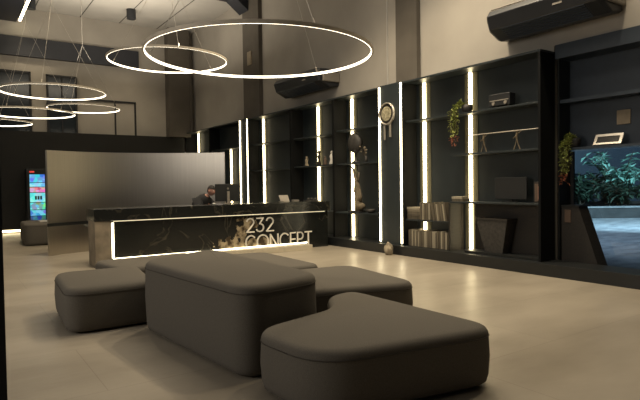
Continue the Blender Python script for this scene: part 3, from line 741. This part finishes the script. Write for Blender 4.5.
# ---------------------------------------------------------------- the person behind the desk
def skin_mesh(name, verts, edges, radii, mat, parent, sub=2, rootv=0):
    me = bpy.data.meshes.new(name); off = Vector(root_loc(parent))
    me.from_pydata([tuple(Vector(v) - off) for v in verts], edges, [])
    o = bpy.data.objects.new(name, me); COL.objects.link(o); o.parent = parent
    md = o.modifiers.new('skin', 'SKIN')
    for i, r in enumerate(radii):
        r = r if isinstance(r, tuple) else (r, r)
        me.skin_vertices[0].data[i].radius = r; me.skin_vertices[0].data[i].use_root = (i == rootv)
    md.use_smooth_shade = True
    s = o.modifiers.new('sub', 'SUBSURF'); s.levels = sub; s.render_levels = sub
    me.materials.append(mat); return o
t = thing('person', 'person in black seated behind the reception desk, bent towards the monitor', 'person', (4.42, 11.75, 0))
V = [(4.36, 11.92, .56), (4.40, 11.86, .74), (4.47, 11.76, .95), (4.53, 11.68, 1.10), (4.58, 11.62, 1.20), (4.62, 11.56, 1.27),   # 0-5 pelvis .. neck
     (4.37, 11.56, 1.10), (4.34, 11.36, .90), (4.56, 11.22, .79),        # left-in-picture arm: shoulder elbow wrist 6-8
     (4.73, 11.76, 1.10), (4.83, 11.56, .90), (4.78, 11.28, .79),        # other arm 9-11
     (4.27, 11.86, .52), (4.27, 11.50, .50), (4.27, 11.56, .12), (4.28, 11.44, .04),     # leg 12-15
     (4.47, 11.95, .52), (4.55, 11.58, .50), (4.55, 11.64, .12), (4.56, 11.52, .04)]     # leg 16-19
Ed = [(0, 1), (1, 2), (2, 3), (3, 4), (4, 5), (3, 6), (6, 7), (7, 8), (3, 9), (9, 10), (10, 11), (0, 12), (12, 13), (13, 14), (14, 15), (0, 16), (16, 17), (17, 18), (18, 19)]
rd = [.14, .13, .15, .14, .075, .06, .075, .05, .035, .075, .05, .035, .10, .07, .045, .035, .10, .07, .045, .035]
body = skin_mesh('body', V, Ed, rd, M['skin'], t)
# jacket over torso and arms
Vj = V[:4] + [tuple(Vector(V[4]).lerp(Vector(V[5]), .5))] + [V[6], V[7], tuple(Vector(V[7]).lerp(Vector(V[8]), .88)), V[9], V[10], tuple(Vector(V[10]).lerp(Vector(V[11]), .88))]
skin_mesh('jacket', Vj, [(0, 1), (1, 2), (2, 3), (3, 4), (3, 5), (5, 6), (6, 7), (3, 8), (8, 9), (9, 10)], [.165, .165, .19, .185, .10, .125, .085, .058, .115, .08, .055], M['jacket'], t)
Vt = [V[0]] + V[12:15] + V[16:19]
skin_mesh('trousers', Vt, [(0, 1), (1, 2), (2, 3), (0, 4), (4, 5), (5, 6)], [.15, .115, .085, .065, .115, .085, .065], M['trouser'], t)
for sx, wv in ((1, V[8]), (-1, V[11])):    # hands on the worktop
    w = Vector(wv); d = Vector((.06 * sx, -.12, -.015)); d.normalize(); sd = Vector((d.y, -d.x, 0)) * -1
    hv = [w, w + d * .05, w + d * .09]; he = [(0, 1), (1, 2)]; hr = [(.022, .016), (.036, .013), (.038, .012)]
    for k, (o_, ln) in enumerate(((-.03, .062), (-.01, .075), (.011, .07), (.03, .055))):
        a = len(hv); p = w + d * .10 + sd * o_
        hv += [p, p + d * ln * .5 + Vector((0, 0, .004)), p + d * ln + Vector((0, 0, -.012))]; he += [(2, a), (a, a + 1), (a + 1, a + 2)]; hr += [.009, .0085, .007]
    a = len(hv); p = w + d * .035 + sd * (-.036 * sx)
    hv += [p, p + d * .03 + sd * (-.022 * sx), p + d * .06 + sd * (-.024 * sx)]; he += [(1, a), (a, a + 1), (a + 1, a + 2)]; hr += [.011, .010, .008]
    skin_mesh('hand', hv, he, hr, M['skin'], t, 1)
# head turned towards the monitor
hc = Vector((4.67, 11.50, 1.355)); fd = Vector((.42, -.86, -.28)).normalized(); sdv = Vector((0, 0, 1)).cross(fd).normalized(); upv = fd.cross(sdv)
def hp(a, b_, c): return hc + fd * a + sdv * b_ + upv * c
bm_ = B(); q = bmesh.ops.create_uvsphere(bm_.bm, u_segments=28, v_segments=20, radius=1)
for v in q['verts']:
    x, yv, z_ = v.co
    w = .074 * (1 - .22 * max(0, -z_)) ; l = .092 + (.012 if z_ < 0 and x > 0 else 0)
    v.co = hp(x * l - (.01 if z_ < -.3 and x < 0 else 0), yv * w, z_ * .115)
hd = obj('head', bm_, M['skin'], t, smooth=True)
obj('nose', B().tube([hp(.092, 0, .018), hp(.112, 0, -.018), hp(.098, 0, -.026)], [.008, .013, .008], 8), M['skin'], hd, smooth=True)
for s in (-1, 1):
    obj('eye', B().sph(hp(.082, .030 * s, .018), .011, 10), M['paper'], hd, smooth=True)
    obj('ear', B().sph(hp(-.005, .074 * s, -.005), .028, 10, (.7, .5, 1.1)), M['skin'], hd, smooth=True)
obj('mouth', B().tube([hp(.090, -.022, -.055), hp(.099, 0, -.053), hp(.090, .022, -.055)], .006, 6), M['brown'], hd, smooth=True)
bm_ = B(); q = bmesh.ops.create_uvsphere(bm_.bm, u_segments=24, v_segments=16, radius=1)
rm = [v for v in q['verts'] if (v.co.z < .30 and v.co.x > -.05) or v.co.z < -.45]
for v in q['verts']:
    x, yv, z_ = v.co; v.co = hp(x * .102 - .006, yv * .084, z_ * .122 + .006)
bmesh.ops.delete(bm_.bm, geom=rm, context='VERTS')
o = obj('hair', bm_, M['hair'], hd, smooth=True); sl = o.modifiers.new('thick', 'SOLIDIFY'); sl.thickness = .012

t = thing('office_chair', 'black office chair under the person behind the desk', 'chair', (4.40, 11.85, 0))
obj('seat', B().box(4.15, 4.67, 11.58, 12.06, .34, .395), M['black'], t, bevel=.02)
obj('backrest', B().box(4.18, 4.64, 12.08, 12.13, .52, .95), M['black'], t, bevel=.02)
obj('back_support', B().box(4.38, 4.44, 12.04, 12.08, .38, .60), M['feet'], t)
obj('column', B().cyl((4.40, 11.85, .09), (4.40, 11.85, .34), .03), M['feet'], t)
for k in range(5):
    a = 2 * PI * k / 5 + .3
    ft = obj('foot', B().tube([(4.40, 11.85, .09), (4.40 + .28 * math.cos(a), 11.85 + .28 * math.sin(a), .05)], [.025, .018], 8), M['feet'], t)
    obj('castor', B().sph((4.40 + .28 * math.cos(a), 11.85 + .28 * math.sin(a), .027), .027, 10), M['feet'], ft)

for o in COL.objects:      # seat and sitter together, a little nearer the monitor
    if o.parent is None and o.name in ('person', 'office_chair'): o.location.x += .27

# ---------------------------------------------------------------- light
def spot(x, y, z, energy, size=1.9, blend=.8, col=(1., .83, .58), rad=.12, aim=None):
    d = bpy.data.lights.new('spot_lamp', 'SPOT'); d.energy = energy; d.spot_size = size; d.spot_blend = blend; d.color = col; d.shadow_soft_size = rad
    o = bpy.data.objects.new('spot_lamp', d); COL.objects.link(o); o.location = (x, y, z)
    if aim: o.rotation_euler = (Vector(aim) - Vector((x, y, z))).to_track_quat('-Z', 'Y').to_euler()
    return o
K = 1.0
for (x, y, e) in ((6.4, 3.4, 420), (6.3, 6.3, 800), (5.6, 8.6, 800), (.5, 9.6, 70), (5.27, 18.7, 300), (2.3, 19.3, 220), (2.2, 15.2, 300), (2.5, 11.9, 560), (4.6, 11.2, 240)):
    spot(x, y, ZC - .34, e * K)
def area(x, y, z, e, size, col, rot=(0, 0, 0)):  # unseen soft area lights, added to fill the room
    d = bpy.data.lights.new('added_fill', 'AREA'); d.energy = e; d.size = size; d.color = col
    o = bpy.data.objects.new('added_fill', d); COL.objects.link(o); o.location = (x, y, z); o.rotation_euler = rot
area(4.2, 16.5, 5.2, 230, 4, (1., .88, .70), (PI, 0, 0))
area(-1.5, 3.0, 7.2, 22, 5, (1., .92, .80))
area(-6.5, 5.5, 3.6, 230, 3, (1., .93, .84), (0, -PI / 2 + .15, 0))
area(4.6, 5.8, 7.2, 230, 4, (1., .87, .68))
# street lamp lighting the garden outside
spot(15.5, 4.0, 6.5, 11000, 1.5, .7, (.62, .88, 1.), .2, (21.5, 11, .8))
spot(12, 9, 6.5, 1900, 1.6, .9, (.66, .82, 1.), .3, (14.5, 6.5, 0))

w = bpy.data.worlds.new('night'); S.world = w; w.use_nodes = True
w.node_tree.nodes['Background'].inputs[0].default_value = (.55, .62, .75, 1); w.node_tree.nodes['Background'].inputs[1].default_value = .02

# ---------------------------------------------------------------- camera
cam = bpy.data.cameras.new('camera'); co = bpy.data.objects.new('camera', cam); COL.objects.link(co); S.camera = co
cam.sensor_width = 36; cam.lens = 540 / 640 * 36; cam.clip_start = .05; cam.clip_end = 200
co.matrix_world = Matrix.Translation((0, 0, 1.45)) @ (Matrix.Rotation(math.radians(-34.6), 4, 'Z') @ Matrix.Rotation(math.radians(90 - 1.6), 4, 'X') @ Matrix.Rotation(math.radians(-.8), 4, 'Z'))

S.view_settings.view_transform = 'Standard'; S.view_settings.look = 'None'; S.view_settings.gamma = 1; S.view_settings.use_curve_mapping = False
S.view_settings.exposure = 0.
S.cycles.use_denoising = True
S.cycles.max_bounces = 8; S.cycles.sample_clamp_indirect = 4
